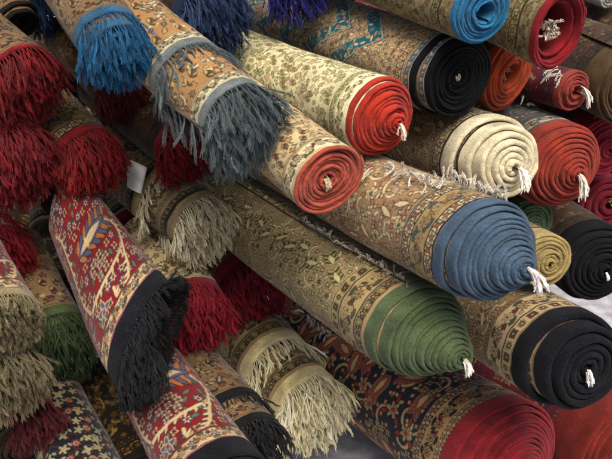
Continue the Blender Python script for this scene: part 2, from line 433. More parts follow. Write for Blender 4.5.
# ------------------------------------------------------------------ the pile: one entry per rolled rug
# E centre of the near end, r its radius (photo pixels), R real radius, F a point further up the axis,
# sl slant to the line of sight, L length, tp taper, prof (turns from outside, edge offset in metres)
CONE = lambda tip, a=.0, n=9: [(0, 0), (.8, a), (n, tip)]
RUGS = dict(
 cream_red=dict(E=(382,117), r=43, R=.108, F=(232,56), sl=47, L=0.95, tp=.98, pitch=.0095, prof=[(0,0),(0.7,0.0),(1.6,0.012),(11,0.075)], band=.016, edge='a8240a', seam=-90,
   pat='cream', tassel='d8c3a8', label='cream rug roll with pale olive flowers and a bright red spiral end'),
 rose=dict(E=(330,180), r=42, R=.098, F=(205,78), sl=44, L=0.9, tp=.98, pitch=.0098, prof=[(0,0),(9,-.006)], band=.008, edge='a94a35', seam=-60, rin=.012,
   pat='creamred', tassel='b9a888', tlen=.03, label='creamy floral rug roll with a flat rose pink spiral end beside the grey fringe'),
 teal=dict(E=(448,73), r=45, R=.112, F=(290,14), sl=44, L=1.0, tp=.98, pitch=.0085, prof=[(0,0),(0.6,0.0),(1.1,0.045),(2,0.05),(11,0.04)], band=0.02, edge='080a10', seam=-60, rin=.012,
   pat='teal', tassel='c9bba5', tlen=.012, tn=6, label='orange and teal patterned rug roll with a near black stepped end'),
 turquoise=dict(E=(482,10), r=37, R=.098, F=(330,-46), sl=45, L=1.0, pitch=.0082, prof=[(0,0),(1,.008),(8,.022)], band=.018, edge='1a6c98', seam=-60, rin=0.03,
   pat='olive', label='olive rug roll with a turquoise blue spiral end at the top edge'),
 crimson_open=dict(E=(560,31), r=37, R=.095, F=(440,-22), sl=50, L=.75, pitch=.0072, prof=[(0,0),(2,.0),(3,-.02)], band=.022, edge='860c17', seam=-60, rin=.062, squash=-.16,
   pat='olive', tuft='d9c7b4', label='olive rug roll with a wide hollow crimson end and white yarn inside'),
 orange=dict(E=(509,73), r=39, R=.096, F=(400,24), sl=56, L=0.35, pitch=.0105, prof=[(0,0),(1,.006),(5,.012)], band=.02, edge='b8481a', seam=-60, rin=0.034, squash=-.06,
   pat='rustic', tuft='b7aa98', label='hollow orange rug roll with loose turns and grey yarn in its core'),
 salmon_small=dict(loose=[(556,66,562,76,7,.05,-.7,.75,'d9d0c2')], E=(574,90), r=23, R=.062, F=(480,62), sl=50, L=.6, pitch=.0085, prof=[(0,0),(4,.012)], band=.02, edge='8a3228', seam=-60, rin=.018,
   pat='wine', tassel='e2d6c4', tlen=.05, tn=12, label='small salmon pink hollow rug roll with a white yarn tail'),
 ivory=dict(loose=[(398,124,408,128,3,.03,.3,.3,'cfc4b0')], E=(508,164), r=51, R=.112, F=(388,118), sl=42, L=0.9, pitch=0.014, prof=[(0,-0.075),(0.5,-0.07),(1.05,-0.03),(1.6,-0.022),(2.1,0.004),(8,0.036)], band=0.036, edge='d6c9a6', seam=-70, rin=.01,
   pat='brown', tassel='e6dcc8', tlen=.05, tn=30, label='rug roll with a thick ivory woollen spiral end'),
 rust=dict(loose=[(470,100,484,103,5,.035,-.6,.3,'cfc4b0'),(520,104,535,106,3,.02,.6,.1,'cfc4b0')], E=(564,167), r=48, R=.112, F=(450,108), sl=44, L=0.85, pitch=.0098, prof=[(0,-0.03),(0.55,-0.026),(1.1,0.006),(10,0.06)], band=.036, edge='8e2c19', seam=-80,
   pat='bluegrey', tassel='e6dccb', tlen=.06, tn=16, label='blue grey bordered rug roll with a rust red domed spiral end'),
 wine_mid=dict(E=(604,146), r=38, R=.1, F=(520,100), sl=46, L=.6, pitch=.011, prof=[(0,0),(8,.03)], band=.08, edge='8c1226', seam=30,
   pat='wine', tassel='d8c8b4', tlen=.02, tn=8, label='wine red rug roll cut by the right edge of the photo behind the rust one'),
 wine_low=dict(E=(608,204), r=36, R=.1, F=(540,160), sl=40, L=.6, pitch=.02, prof=[(0,0),(4,.01)], band=.08, edge='6e0f20', seam=-40,
   pat='wine', knot='a88a2a', label='dark wine rug roll with a small yellow thread knot on its end'),
 brown_top=dict(E=(634,86), r=46, R=.105, F=(560,50), sl=46, L=.6, pitch=.0088, prof=[(0,0),(8,.03)], band=.06, edge='4e3a20', seam=30,
   pat='darkbrown', label='shadowy olive brown rug roll at the upper right edge'),
 white_top=dict(E=(612,-6), r=17, R=.055, F=(530,-40), sl=55, L=0.6, pitch=.009, prof=[(0,0),(5,.01)], band=.05, edge='d5cfc6', seam=30,
   pat='cream', label='rug roll with a white end in the top right corner'),
 blue=dict(loose=[(352,158,372,172,14,.04,-.3,.5,'d8cbb8'),(388,168,440,188,30,.035,.5,.15,'ddd2c0')], E=(488,252), r=57, R=0.11, F=(345,182), sl=46, L=1.0, tp=.97, pitch=0.0079, prof=[(0,-0.026),(0.45,-0.024),(1.15,0.016),(1.5,0.02),(2.1,0.03),(11,0.108)], band=.028, edge='3f5468', seam=-38, rin=.006,
   pat='brownblue', tassel='ddd3cf', tlen=.055, tn=26, seamfringe=('d9cfc0',.03,(-.24,.0)), skids=6, label='golden brown rug roll with a slate blue cone shaped spiral end'),
 green_small=dict(E=(530,224), r=28, R=.078, F=(480,196), sl=40, L=.5, pitch=.009, prof=[(0,0),(7,.03)], band=.06, edge='566c48', seam=30,
   pat='brown', label='small dark green rug roll wedged under the ivory one'),
 gold_small=dict(E=(546,261), r=30, R=.07, F=(495,232), sl=38, L=.5, pitch=.0092, prof=[(0,0),(7,.03)], band=.06, edge='97824c', seam=30, rin=.008,
   pat='brown', label='small mustard gold rug roll tucked beside the slate blue cone'),
 black_right=dict(E=(600,266), r=45, R=.115, F=(520,208), sl=44, L=0.8, pitch=.0125, prof=[(0,-.03),(.9,-.025),(1.2,0),(8,.035)], band=.05, edge='0a0b0f', seam=-80,
   pat='darkbrown', tassel='e8e4de', tlen=.02, tn=8, label='dark brown rug roll with a black domed end at the right edge'),
 green=dict(E=(422,332), r=55, R=0.105, F=(258,222), sl=49, L=0.9, tp=.96, pitch=0.0073, prof=[(0,-0.03),(0.45,-0.028),(1.15,0.004),(2,0.02),(11,0.115)], band=.032, edge='4c5b39', seam=8, rin=.006,
   pat='gold', tassel='e6d9c6', tlen=.028, tn=16, seamfringe=('c6baae',0.022,(-0.4,0.0)), skids=3, label='mustard gold rug roll with a moss green cone shaped spiral end'),
 navy=dict(E=(586,368), r=60, R=.122, F=(448,282), sl=49, L=0.9, pitch=0.0165, prof=[(0,-0.055),(0.5,-0.052),(1.1,-0.01),(1.6,-0.004),(2.2,0.016),(7,0.01)], band=.042, edge='0c0d13', seam=-80,
   pat='brownred', tassel='d9d4cf', tlen=.03, tn=14, label='tan bordered rug roll with a charcoal navy folded end'),
 red_big=dict(loose=[(302,312,330,334,18,.035,.3,.4,'c8c2bc')], E=(506,460), r=68, R=0.15, F=(330,345), sl=54, L=0.9, tp=.95, pitch=.0098, prof=[(0,-0.015),(0.5,-0.012),(1.15,0.012),(12,0.07)], band=.042, edge='861820', seam=-80,
   pat='navyfloral', label='navy floral rug roll with a broad crimson spiral end at the bottom'),
 rust_low=dict(E=(626,452), r=66, R=.125, F=(520,378), sl=57, L=.6, pitch=.0108, prof=[(0,0),(9,.05)], band=.09, edge='68190f', seam=-80,
   pat='wine', label='brick red spiral rug roll in the lower right corner'),
 # ---- fringed side
 red_top=dict(E=(20,76), r=40, R=.1, F=(-40,18), sl=50, L=.4, pitch=.012, prof=[(0,0),(6,.01)], band=.012, edge='7c0e18', seam=180, squash=.05,
   pat='rustic', fringe=('780b17',0.085,1.2), label='rug roll with a deep red fringe at the upper left edge'),
 brown_corner=dict(E=(22,26), r=25, R=.07, F=(-20,-20), sl=50, L=.4, pitch=.012, prof=[(0,-.02),(.8,-.018),(1.1,0),(5,.0)], band=.014, edge='16120f', seam=90, rin=.02,
   pat='rustic', label='small brown rug roll with black bands in the top left corner'),
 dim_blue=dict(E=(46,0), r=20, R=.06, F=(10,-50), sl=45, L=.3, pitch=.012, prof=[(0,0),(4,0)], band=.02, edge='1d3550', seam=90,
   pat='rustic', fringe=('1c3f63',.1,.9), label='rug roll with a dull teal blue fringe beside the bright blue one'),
 bright_blue=dict(E=(117,46), r=35, R=.1, F=(62,-40), sl=50, L=0.6, pitch=.011, prof=[(0,-.05),(.8,-.045),(1.1,0),(6,.02)], band=.03, edge='2c5470', seam=150,
   pat='rustic', fringe=('1e5a82',0.085,1.3), label='rug roll with a bright cobalt blue fringe hanging over its end'),
 dark_blue=dict(E=(207,12), r=38, R=.105, F=(120,-44), sl=50, L=0.7, pitch=.011, prof=[(0,0),(6,.02)], band=.03, edge='1c2a44', seam=150,
   pat='darkbrown', fringe=('2c3f63',0.1,1.3), label='dark rug roll with a long navy blue fringe next to the pale cream roll'),
 violet=dict(E=(292,-42), r=42, R=.115, F=(200,-80), sl=50, L=0.7, pitch=.011, prof=[(0,0),(6,.01)], band=.03, edge='2a2358', seam=150,
   pat='darkbrown', fringe=('2b2a75',.1,1.3), label='rug roll with a violet fringe hanging in from the top edge'),
 grey=dict(E=(236,114), r=44, R=.106, F=(137,27), sl=50, L=0.9, pitch=.011, prof=[(0,-0.195),(0.93,-0.195),(1.0,0),(6,0.015)], band=.026, edge='646a68', seam=100,
   pat='goldorange', fringe=('566062',0.105,1.6), label='golden rug roll with a long slate grey fringe and a second grey fringe behind'),
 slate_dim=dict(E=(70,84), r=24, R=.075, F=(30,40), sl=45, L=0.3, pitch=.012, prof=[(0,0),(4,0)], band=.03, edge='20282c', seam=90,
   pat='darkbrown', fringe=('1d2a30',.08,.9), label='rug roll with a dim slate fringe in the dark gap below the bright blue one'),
 red_mid=dict(E=(182,142), r=31, R=.085, F=(112,90), sl=48, L=0.4, pitch=.011, prof=[(0,0),(5,.01)], band=.014, edge='790f19', seam=150,
   pat='darkbrown', fringe=('7d0d18',.08,1.2), label='rug roll with a crimson fringe under the slate grey fringe'),
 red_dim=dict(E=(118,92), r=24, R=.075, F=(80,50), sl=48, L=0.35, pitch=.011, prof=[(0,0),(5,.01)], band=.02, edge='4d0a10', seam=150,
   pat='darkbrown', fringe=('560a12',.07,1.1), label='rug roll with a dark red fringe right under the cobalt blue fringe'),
 red_inner=dict(E=(92,158), r=33, R=.092, F=(45,105), sl=50, L=0.35, pitch=.012, prof=[(0,-.03),(.85,-.028),(1.1,0),(6,.02)], band=.026, edge='801218', seam=150,
   pat='brownblue', fringe=('8a1218',0.075,1.3), label='rug roll with a scarlet fringe above the big red floral rug'),
 red_left=dict(E=(14,156), r=42, R=.108, F=(-40,94), sl=50, L=.35, pitch=.011, prof=[(0,0),(6,.02)], band=.026, edge='7f0f1e', seam=150,
   pat='gold', fringe=('7a0d1c',0.085,1.3), label='rug roll with a raspberry red fringe at the left edge, second one down'),
 red_low=dict(E=(-4,248), r=34, R=.1, F=(-50,190), sl=50, L=.35, pitch=.011, prof=[(0,-.05),(.9,-.05),(1.1,0),(6,.02)], band=.01, edge='7f0f1e', seam=150,
   pat='bluegrey', fringe=('97101c',.09,1.4), label='rug roll with a bright red fringe at the left edge, lowest of the three there'),
 beige_tag=dict(tag=((129,160),(148,169),(141,194),(127,187)), E=(200,222), r=39, R=.092, F=(122,158), sl=52, L=0.3, pitch=.012, prof=[(0,-.13),(.88,-.13),(1.0,0),(5,.01)], band=.012, edge='9a8457', seam=110,
   pat='beige', fringe=('ddd0ac',0.065,1.4), label='beige striped rug roll with a cream fringe and a white paper tag'),
 crimson_pom=dict(E=(194,308), r=35, R=.09, F=(150,240), sl=50, L=0.32, pitch=.011, prof=[(0,0),(6,.02)], band=.03, edge='870d24', seam=150,
   pat='creamred', fringe=('8c0b24',.085,1.3), label='rug roll with a crimson fringe beside the black fringed end of the red floral rug'),
 crimson_back=dict(E=(250,280), r=37, R=.086, F=(200,222), sl=50, L=0.28, pitch=.011, prof=[(0,0),(6,.02)], band=.03, edge='7a0c22', seam=150,
   pat='rustic', fringe=('7f0a22',.07,1.2), label='rug roll with a dark crimson fringe next to the mustard gold roll'),
 crimson_plug=dict(E=(134,228), r=24, R=.075, F=(98,176), sl=54, L=0.3, pitch=.011, prof=[(0,0),(5,.01)], band=.03, edge='7d1020', seam=150,
   pat='beige', label='small roll with a plain crimson end between the red floral rug and the cream fringe'),
 strip=dict(E=(50,230), r=20, R=.06, F=(44,150), sl=60, L=0.3, pitch=.011, prof=[(0,0),(5,.01)], band=.01, edge='4d4632', seam=150,
   pat='beige', label='narrow olive bordered rug roll behind the left side of the big red floral rug'),
 red_floral=dict(E=(150,334), r=54, R=0.115, F=(58,180), sl=60, L=0.46, tp=0.55, pitch=.011, prof=[(0,.0),(.9,.01),(6,.02)], band=.045, edge='0f1118', seam=185, slew=(0.088,103),
   pat='redfloral', fringe=('08090d',0.045,1.3), label='large red floral rug roll with ivory border and a dark navy fringe'),
 red_floral_low=dict(E=(226,492), r=54, R=0.1, F=(128,335), sl=56, L=.36, tp=.8, pitch=.011, prof=[(0,0),(6,.02)], band=.05, edge='101116', seam=185,
   pat='redfloral', label='second red floral rug roll cut off by the bottom edge'),
 gold_black=dict(E=(252,446), r=42, R=.1, F=(172,348), sl=54, L=0.42, tp=.9, pitch=.011, prof=[(0,-.095),(.9,-.095),(1.02,0),(6,.01)], band=.026, edge='0e0f13', seam=120,
   pat='rustic', fringe=('0c0d11',0.06,1.0), label='brown patterned rug roll with two black bands and black fringe'),
 cream_fringe=dict(E=(308,400), r=41, R=.088, F=(236,316), sl=56, L=0.36, tp=.95, pitch=.011, prof=[(0,-0.12),(0.9,-0.12),(1.02,0),(6,0.01)], band=.03, edge='d2bf8c', seam=120,
   pat='gold', fringe=('efe0b4',0.085,1.7), label='rug roll with two cream bands and long ivory fringes near the bottom middle'),
 olive_top=dict(E=(0,324), r=44, R=.1, F=(-40,244), sl=52, L=.4, pitch=.011, prof=[(0,0),(6,.01)], band=.02, edge='807450', seam=150,
   pat='redfloral', fringe=('7d7252',0.036,1.3), label='rug roll with an olive beige fringe at the left edge, upper of two'),
 olive_low=dict(E=(2,374), r=42, R=.094, F=(-40,300), sl=52, L=.4, pitch=.011, prof=[(0,0),(6,.01)], band=.018, edge='807450', seam=150,
   pat='redfloral', fringe=('776c4e',0.075,1.3), label='rug roll with an olive beige fringe at the left edge, lower of two'),
 green_fringe=dict(E=(62,340), r=32, R=.08, F=(26,270), sl=50, L=.35, pitch=.011, prof=[(0,-.03),(.9,-.028),(1.1,0),(6,.01)], band=.03, edge='3b4a26', seam=150,
   pat='rustic', fringe=('2f3f1c',0.085,1.3), label='rug roll with a dark green fringe left of the big red floral rug'),
 navy_flower=dict(E=(96,496), r=40, R=.09, F=(48,390), sl=58, L=.35, tp=.9, pitch=.011, prof=[(0,0),(6,.01)], band=.02, edge='6c0e1c', seam=150,
   pat='navyfloral2', label='navy rug roll with large pale flowers at the bottom left'),
 red_bottom=dict(E=(34,416), r=24, R=.06, F=(4,350), sl=50, L=.25, pitch=.011, prof=[(0,0),(4,.01)], band=.02, edge='850e20', seam=150,
   pat='rustic', fringe=('560815',0.07,1.4), label='rug roll with a red fringe at the bottom left beside the navy flowered one'),
 dark_gold=dict(E=(142,476), r=34, R=.08, F=(88,370), sl=56, L=.35, tp=.9, pitch=.011, prof=[(0,0),(6,.01)], band=.02, edge='1b1712', seam=150,
   pat='darkgold', label='dark gold and black rug roll between the navy flowered and the red floral one'),
)
RUGS.update(  # dark filler rolls, added to make the gaps dark and cover the bright floor
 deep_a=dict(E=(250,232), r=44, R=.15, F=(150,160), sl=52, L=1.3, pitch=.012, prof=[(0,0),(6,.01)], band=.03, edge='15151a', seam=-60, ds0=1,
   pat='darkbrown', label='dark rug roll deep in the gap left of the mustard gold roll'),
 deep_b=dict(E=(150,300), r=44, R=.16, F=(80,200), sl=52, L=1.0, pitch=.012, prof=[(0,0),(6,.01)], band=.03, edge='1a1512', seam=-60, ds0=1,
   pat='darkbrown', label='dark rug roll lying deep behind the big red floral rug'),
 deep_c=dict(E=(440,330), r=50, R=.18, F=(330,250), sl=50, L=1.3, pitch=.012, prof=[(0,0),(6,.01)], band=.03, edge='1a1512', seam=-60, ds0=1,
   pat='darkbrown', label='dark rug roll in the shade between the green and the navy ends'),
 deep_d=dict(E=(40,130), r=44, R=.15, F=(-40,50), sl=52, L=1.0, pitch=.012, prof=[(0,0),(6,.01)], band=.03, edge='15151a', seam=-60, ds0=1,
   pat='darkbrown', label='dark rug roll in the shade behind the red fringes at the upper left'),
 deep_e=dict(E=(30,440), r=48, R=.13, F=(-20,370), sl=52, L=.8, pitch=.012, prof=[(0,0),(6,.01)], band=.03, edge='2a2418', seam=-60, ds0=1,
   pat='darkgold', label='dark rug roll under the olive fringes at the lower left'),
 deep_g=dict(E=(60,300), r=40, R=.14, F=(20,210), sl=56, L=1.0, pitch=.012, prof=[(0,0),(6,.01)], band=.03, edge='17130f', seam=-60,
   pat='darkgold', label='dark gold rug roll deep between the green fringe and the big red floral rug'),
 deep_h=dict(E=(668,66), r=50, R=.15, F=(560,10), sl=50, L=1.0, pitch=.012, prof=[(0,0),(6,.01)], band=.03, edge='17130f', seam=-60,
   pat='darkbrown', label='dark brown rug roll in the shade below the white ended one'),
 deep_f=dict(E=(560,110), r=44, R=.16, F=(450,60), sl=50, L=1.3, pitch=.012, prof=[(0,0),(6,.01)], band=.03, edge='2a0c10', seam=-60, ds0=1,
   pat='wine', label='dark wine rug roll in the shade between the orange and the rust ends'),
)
ORDER = [('crimson_pom','cream_fringe'),('crimson_back','cream_fringe'),('crimson_pom','gold_black'),('bright_blue','slate_dim'),('bright_blue','dim_blue'),('bright_blue','grey'),('red_big','rust_low'),('beige_tag','crimson_back'),('green_small','black_right'),('gold_small','black_right'),('blue','green_small'),('ivory','green_small'),('red_left','slate_dim'),('red_floral','strip'),('red_floral','crimson_plug'),('grey','dark_blue'),('white_top','brown_top'),('red_inner','crimson_plug'),('red_low','olive_top'),('red_low','green_fringe'),('red_floral','green_fringe'),('red_floral','dark_gold'),('red_floral_low','dark_gold'),('navy_flower','dark_gold'),('red_left','red_inner'),('red_bottom','navy_flower'),('olive_low','navy_flower'),('blue','rust'),('turquoise','orange'),('turquoise','teal'),('crimson_open','orange'),('red_inner','beige_tag'),('red_dim','red_mid'),('beige_tag','crimson_plug'),('red_dim','slate_dim'),('red_inner','slate_dim'),('rust','wine_low'),('orange','rust'),('green','red_big'),('navy','rust_low'),('blue','navy'),('blue','green'),('ivory','rust'),('rose','cream_red'),('grey','rose'),('rose','green'),('cream_fringe','red_big'),
 ('red_floral','red_floral_low'),('red_floral','crimson_pom'),('beige_tag','crimson_back'),('beige_tag','crimson_pom'),('grey','red_mid'),('bright_blue','red_dim'),('red_inner','red_floral'),
 ('red_left','red_low'),('olive_top','olive_low'),('olive_low','red_bottom'),('salmon_small','wine_mid'),('rust','wine_mid'),('salmon_small','brown_top'),('blue','black_right'),('blue','gold_small'),
 ('ivory','green_small'),('rust','black_right'),('gold_black','cream_fringe'),('red_floral_low','gold_black'),('cream_red','teal'),('crimson_open','salmon_small'),('teal','orange'),('grey','red_mid'),('red_mid','beige_tag'),('green','crimson_back'),('beige_tag','green')]
DS = dict(cream_red=0.886, rose=0.847, teal=0.945, turquoise=0.802, crimson_open=0.862, orange=1.037, salmon_small=0.954, ivory=1.071, rust=1.103, wine_mid=1.097, wine_low=1.131, brown_top=1.149, white_top=0.932, blue=0.993, green_small=0.992, gold_small=0.956, black_right=1.077, green=1.126, navy=1.049, red_big=1.209, rust_low=1.468, red_top=0.912, brown_corner=0.898, dim_blue=0.874, bright_blue=0.684, dark_blue=0.864, violet=0.905, grey=0.813, slate_dim=1.000, red_mid=0.958, red_dim=0.825, red_inner=0.895, red_left=0.923, red_low=0.892, beige_tag=1.129, crimson_pom=1.047, crimson_back=1.360, crimson_plug=1.007, strip=1.006, red_floral=1.081, red_floral_low=1.180, gold_black=1.054, cream_fringe=1.412, olive_top=0.910, olive_low=0.981, green_fringe=1.043, navy_flower=1.067, red_bottom=0.967, dark_gold=1.115, deep_a=1.093, deep_b=1.147, deep_c=1.167, deep_d=1.001, deep_e=1.046, deep_g=1.000, deep_h=1.000, deep_f=1.109)

# ------------------------------------------------------------------ rug designs
P_ = dict(
 cream=pal('b0a47c','787044','857f48','9a7a58','6d7242','c9bd94'),
 creamred=pal('ac9064','4e3a26','7c3a2a','8a6a3a','5f6040','b8a880'),
 olive=pal('8a7850','403518','5f5326','8c6a38','6a5a2a','a3925a'),
 brown=pal('806240','33261a','5c4426','8c7448','4a3a24','a68e60'),
 darkbrown=pal('44301f','1a130e','5a3e26','3a2a1c','6a5232','7a6444'),
 brownblue=pal('8a6642','20202a','46525e','8e4c26','b09058','b8a070'),
 brownred=pal('7e5c38','231a16','6a2a20','95784c','4a4630','a88c60'),
 gold=pal('927448','2c2418','5c4426','a08a50','4e5030','b8a46c'),
 goldorange=pal('9a6a34','3a3428','6a4426','ae8440','5c5c4c','c0b088'),
 rustic=pal('7c5a34','1e1714','6e2a1e','9a7c50','3c3c3c','ae9468'),
 wine=pal('5a1320','24101a','7a2430','8a6a48','3a2a36','9a8460'),
 bluegrey=pal('55585e','23242c','857862','6a3026','8c8470','a59c84'),
 teal=pal('b08a5c','4a3022','1d7484','b8763c','1f5a74','c9ac78'),
 beige=pal('8a7350','33291d','6a5236','9a8458','54442c','a8956c'),
 redfloral=pal('70141a','2b1714','9c6038','565c4c','4c4c60','b8a078'),
 navyfloral=pal('1b1c2c','0b0b10','93242a','8e2a26','7a6a48','b89c6a'),
 darkgold=pal('241c14','0c0a08','7a5a2a','5c4420','8c6c38','9a7c48'),
)
P_['navyfloral2'] = pal('14171d','0a0a0c','7f7e66','7c2a24','94824e','8c8468')

for _k in P_:
    if _k in ('redfloral', 'cream_', 'navyfloral', 'navyfloral2', 'wine', 'darkgold', 'darkbrown'): continue
    P_[_k] = [(p * .76 + p.mean() * np.array([1.04, 1, .86]) * .24) * np.array([1.0, 1.03, .95]) * (1.55 if _k in ('cream', 'creamred', 'teal') else 1.42 if _k in ('gold', 'brownblue') else 1.2) if i in (0, 3, 5) else p * .85 for i, p in enumerate(P_[_k])]
def make_canvas(pat, U, V, band, seed):
    rs = np.random.default_rng(seed)
    P = P_[pat]
    c = Canvas(U, V, P[0])
    g = band
    def B(w, kind, Q=None):
        nonlocal g
        draw_band(c, g, g + w, kind, Q if Q is not None else P, rs); g += w
    alt = [P[5], P[1], P[2], P[3], P[4], P[0]]
    dark = [P[1], P[5], P[2], P[3], P[5], P[0]]
    def field(kind, QQ=None, dens=1.0):
        nonlocal g
        draw_field(c, g, kind, QQ if QQ is not None else P, rs, dens)
    # field first, stripes after it (they overlap its ragged start)
    widths = dict(
        cream=[(.012,'plain',alt),(.030,'vine',alt),(.006,'plain',P),(.018,'rosettes',alt),(.006,'plain',P)],
        creamred=[(.008,'plain',P),(.04,'vine',alt),(.01,'net',P)],
        olive=[(.01,'net',P),(.035,'vine',P),(.006,'plain',dark),(.03,'rosettes',alt)],
        brown=[(.006,'plain',dark),(.03,'rosettes',alt),(.012,'net',P)],
        darkbrown=[(.006,'plain',P),(.028,'rosettes',P)],
        brownblue=[(.004,'plain',dark),(.027,'rosettes',[P[5],P[1],P[0],P[3],P[2],P[0]]),(.048,'vine',[srgb('9c8450'),P[1],P[4],P[3],P[2],P[0]]),(.027,'rosettes',[P[5],P[1],P[0],P[3],P[2],P[0]]),(.005,'plain',dark)],
        brownred=[(.005,'plain',P),(.026,'blocks',alt),(.004,'plain',dark),(.05,'vine',alt),(.01,'net',P)],
        gold=[(.012,'plain',P),(.02,'rosettes',P),(.004,'plain',dark),(.05,'vine',P),(.004,'plain',dark),(.022,'blocks',P),(.004,'plain',dark)],
        goldorange=[(.006,'plain',alt),(.024,'vine',alt),(.004,'plain',dark)],
        rustic=[(.008,'net',P),(.03,'vine',P)],
        wine=[(.01,'net',P),(.03,'vine',P)],
        bluegrey=[(.008,'net',P),(.032,'vine',alt),(.012,'net',P)],
        teal=[(.004,'plain',P),(.018,'rosettes',[P[3],P[4],P[2],P[5],P[5],P[0]]),(.012,'net',P),(.022,'rosettes',[P[5],P[1],P[0],P[3],P[2],P[0]])],
        beige=[(.01,'net',alt),(.012,'plain',dark),(.014,'rosettes',alt),(.01,'plain',P),(.012,'net',P)],
        redfloral=[(.004,'plain',[srgb('8c4a58')]*6),(.03,'vine',[P[5],P[1],P[2],P[4],P[3],P[0]]),(.005,'net',P)],
        navyfloral=[(.020,'net',[P[0],P[5],P[2],P[5],P[2],P[0]]),(.046,'vine',[srgb('a48654'),P[1],P[2],P[4],P[0],P[2]]),(.022,'net',[P[0],P[5],P[2],P[5],P[2],P[0]])],
        navyfloral2=[(.01,'net',P)],
        darkgold=[(.03,'vine',P),(.02,'net',P)],
    )[pat]
    g0 = g; g += sum(w[0] for w in widths)
    fld = dict(cream='floral', creamred='floral', olive='floral', brown='bold', darkbrown='floral', brownblue='bold', brownred='bold',
               gold='bold', goldorange='floral', rustic='floral', wine='floral', bluegrey='floral', teal='fan', beige='tribal',
               redfloral='court', navyfloral='bold', navyfloral2='blossom', darkgold='floral')[pat]
    k = dict(cream=1.15, creamred=1.1, olive=1.2, brown=1.0, darkbrown=1.3, brownblue=1.15, brownred=1.0, gold=.95, goldorange=1.5, teal=1.0, beige=1.2,
             redfloral=1.18, navyfloral=1.35, navyfloral2=1.0, wine=1.3, rustic=1.3, bluegrey=1.3, darkgold=1.3)[pat]
    c2 = Canvas(U / k, (V - g) / k, P[0])
    draw_field(c2, 0, fld, P, rs, 1.35 if pat == 'cream' else 1.0)
    yy = np.clip((np.arange(c.h) * RES - g) / k, 0, None); xx = np.arange(c.w) * RES / k
    YY, XX = np.meshgrid(yy, xx, indexing='ij')
    c.a[:] = c2.sample(XX, YY)
    g = g0
    for w, k, q in widths: B(w, k, q)
    # uneven dye: slow bands of stronger and weaker colour along the weft
    rows = np.cumsum(rs.normal(0, 1, c.h)); rows -= np.linspace(rows[0], rows[-1], c.h)
    rows = .9 + .16 * rows / (np.abs(rows).max() + 1e-6)
    c.a *= rows[:, None, None]
    c.finish()
    return c

# ------------------------------------------------------------------ roll geometry
class Roll: pass
def setup(key, q):
    o = Roll(); o.q = q; o.key = key
    s = DS.get(key, 1.0)
    d = FPX * q['R'] / q['r'] * s
    r0 = ray(*q['E'])
    o.E = CAM + d * r0
    u = nrm(r0); t = ray(*q['F']) - r0; t = nrm(t - u * (t @ u))
    sl = R_(q['sl']); a = math.cos(sl) * u + math.sin(sl) * t
    o.n = -a                                    # out of the near end
    o.R = q['R'] * s; o.L = q['L'] * s; o.tp = q.get('tp', 1)
    e1 = np.array([0, 0, 1.0]); e1 = nrm(e1 - o.n * (e1 @ o.n)); o.e1 = e1; o.e2 = np.cross(o.n, e1)
    o.pitch = q['pitch'] * s; o.rin = max(q.get('rin', .007) * s, o.pitch * .7)
    o.N = (o.R - o.rin) / o.pitch
    o.seam = R_(q['seam'])
    rs = np.random.default_rng(sum(map(ord, key)) * 31 + 5); o.rs = rs
    o.ph = rs.uniform(0, 6.28, 8); o.sq = q.get('squash', rs.uniform(.01, .05))
    o.pt = np.array([p[0] for p in q['prof']], float); o.pz = np.array([p[1] for p in q['prof']], float) * s
    o.slew = q.get('slew', (0, 0)); o.s = s
    o.sag = rs.uniform(.004, .011); o.sagdir = nrm(-o.e1 + o.e2 * rs.uniform(-.8, .8))
    # points behind the near end are kept in front of everything the strands meet
    tip = float(np.interp(o.N, o.pt, o.pz))
    o.tip = tip
    far = o.E + a * o.L
    o.col = [(o.E + o.n * min(0, o.pz[0]), far, o.R, o.R * o.tp)]
    if tip > .02: o.col.append((o.E, o.E + o.n * tip, o.R * .86, .008))
    b = (o.E + far) / 2; b = b - np.array([0, 0, o.R])
    o.base = b
    return o

def wob(x, ph):
    return .5 * np.sin(x * 2.3 + ph) + .32 * np.sin(x * 5.1 + ph * 1.7) + .18 * np.sin(x * 11.3 + ph * 2.9)

def zedge(o, tau):
    th = o.seam - tau * 2 * PI
    z = np.interp(tau, o.pt, o.pz)
    z = z + .0022 * np.sin(th * .61 + o.ph[0]) + .0016 * np.sin(th * 1.37 + o.ph[1]) + .0008 * np.sin(th * 7.3 + o.ph[4]) + .0006 * np.sin(th * 3.1 + tau * 11 + o.ph[6]) + .0004 * np.sin(th * 17.7 + o.ph[7])
    z = z + .0050 * np.clip(tau / 2, 0, 1) * wob(tau * 1.15, o.ph[5]) + .0016 * wob(th * .9 + tau * 3, o.ph[2])
    z = z + o.slew[0] * np.cos(th - R_(o.slew[1]))
    return z

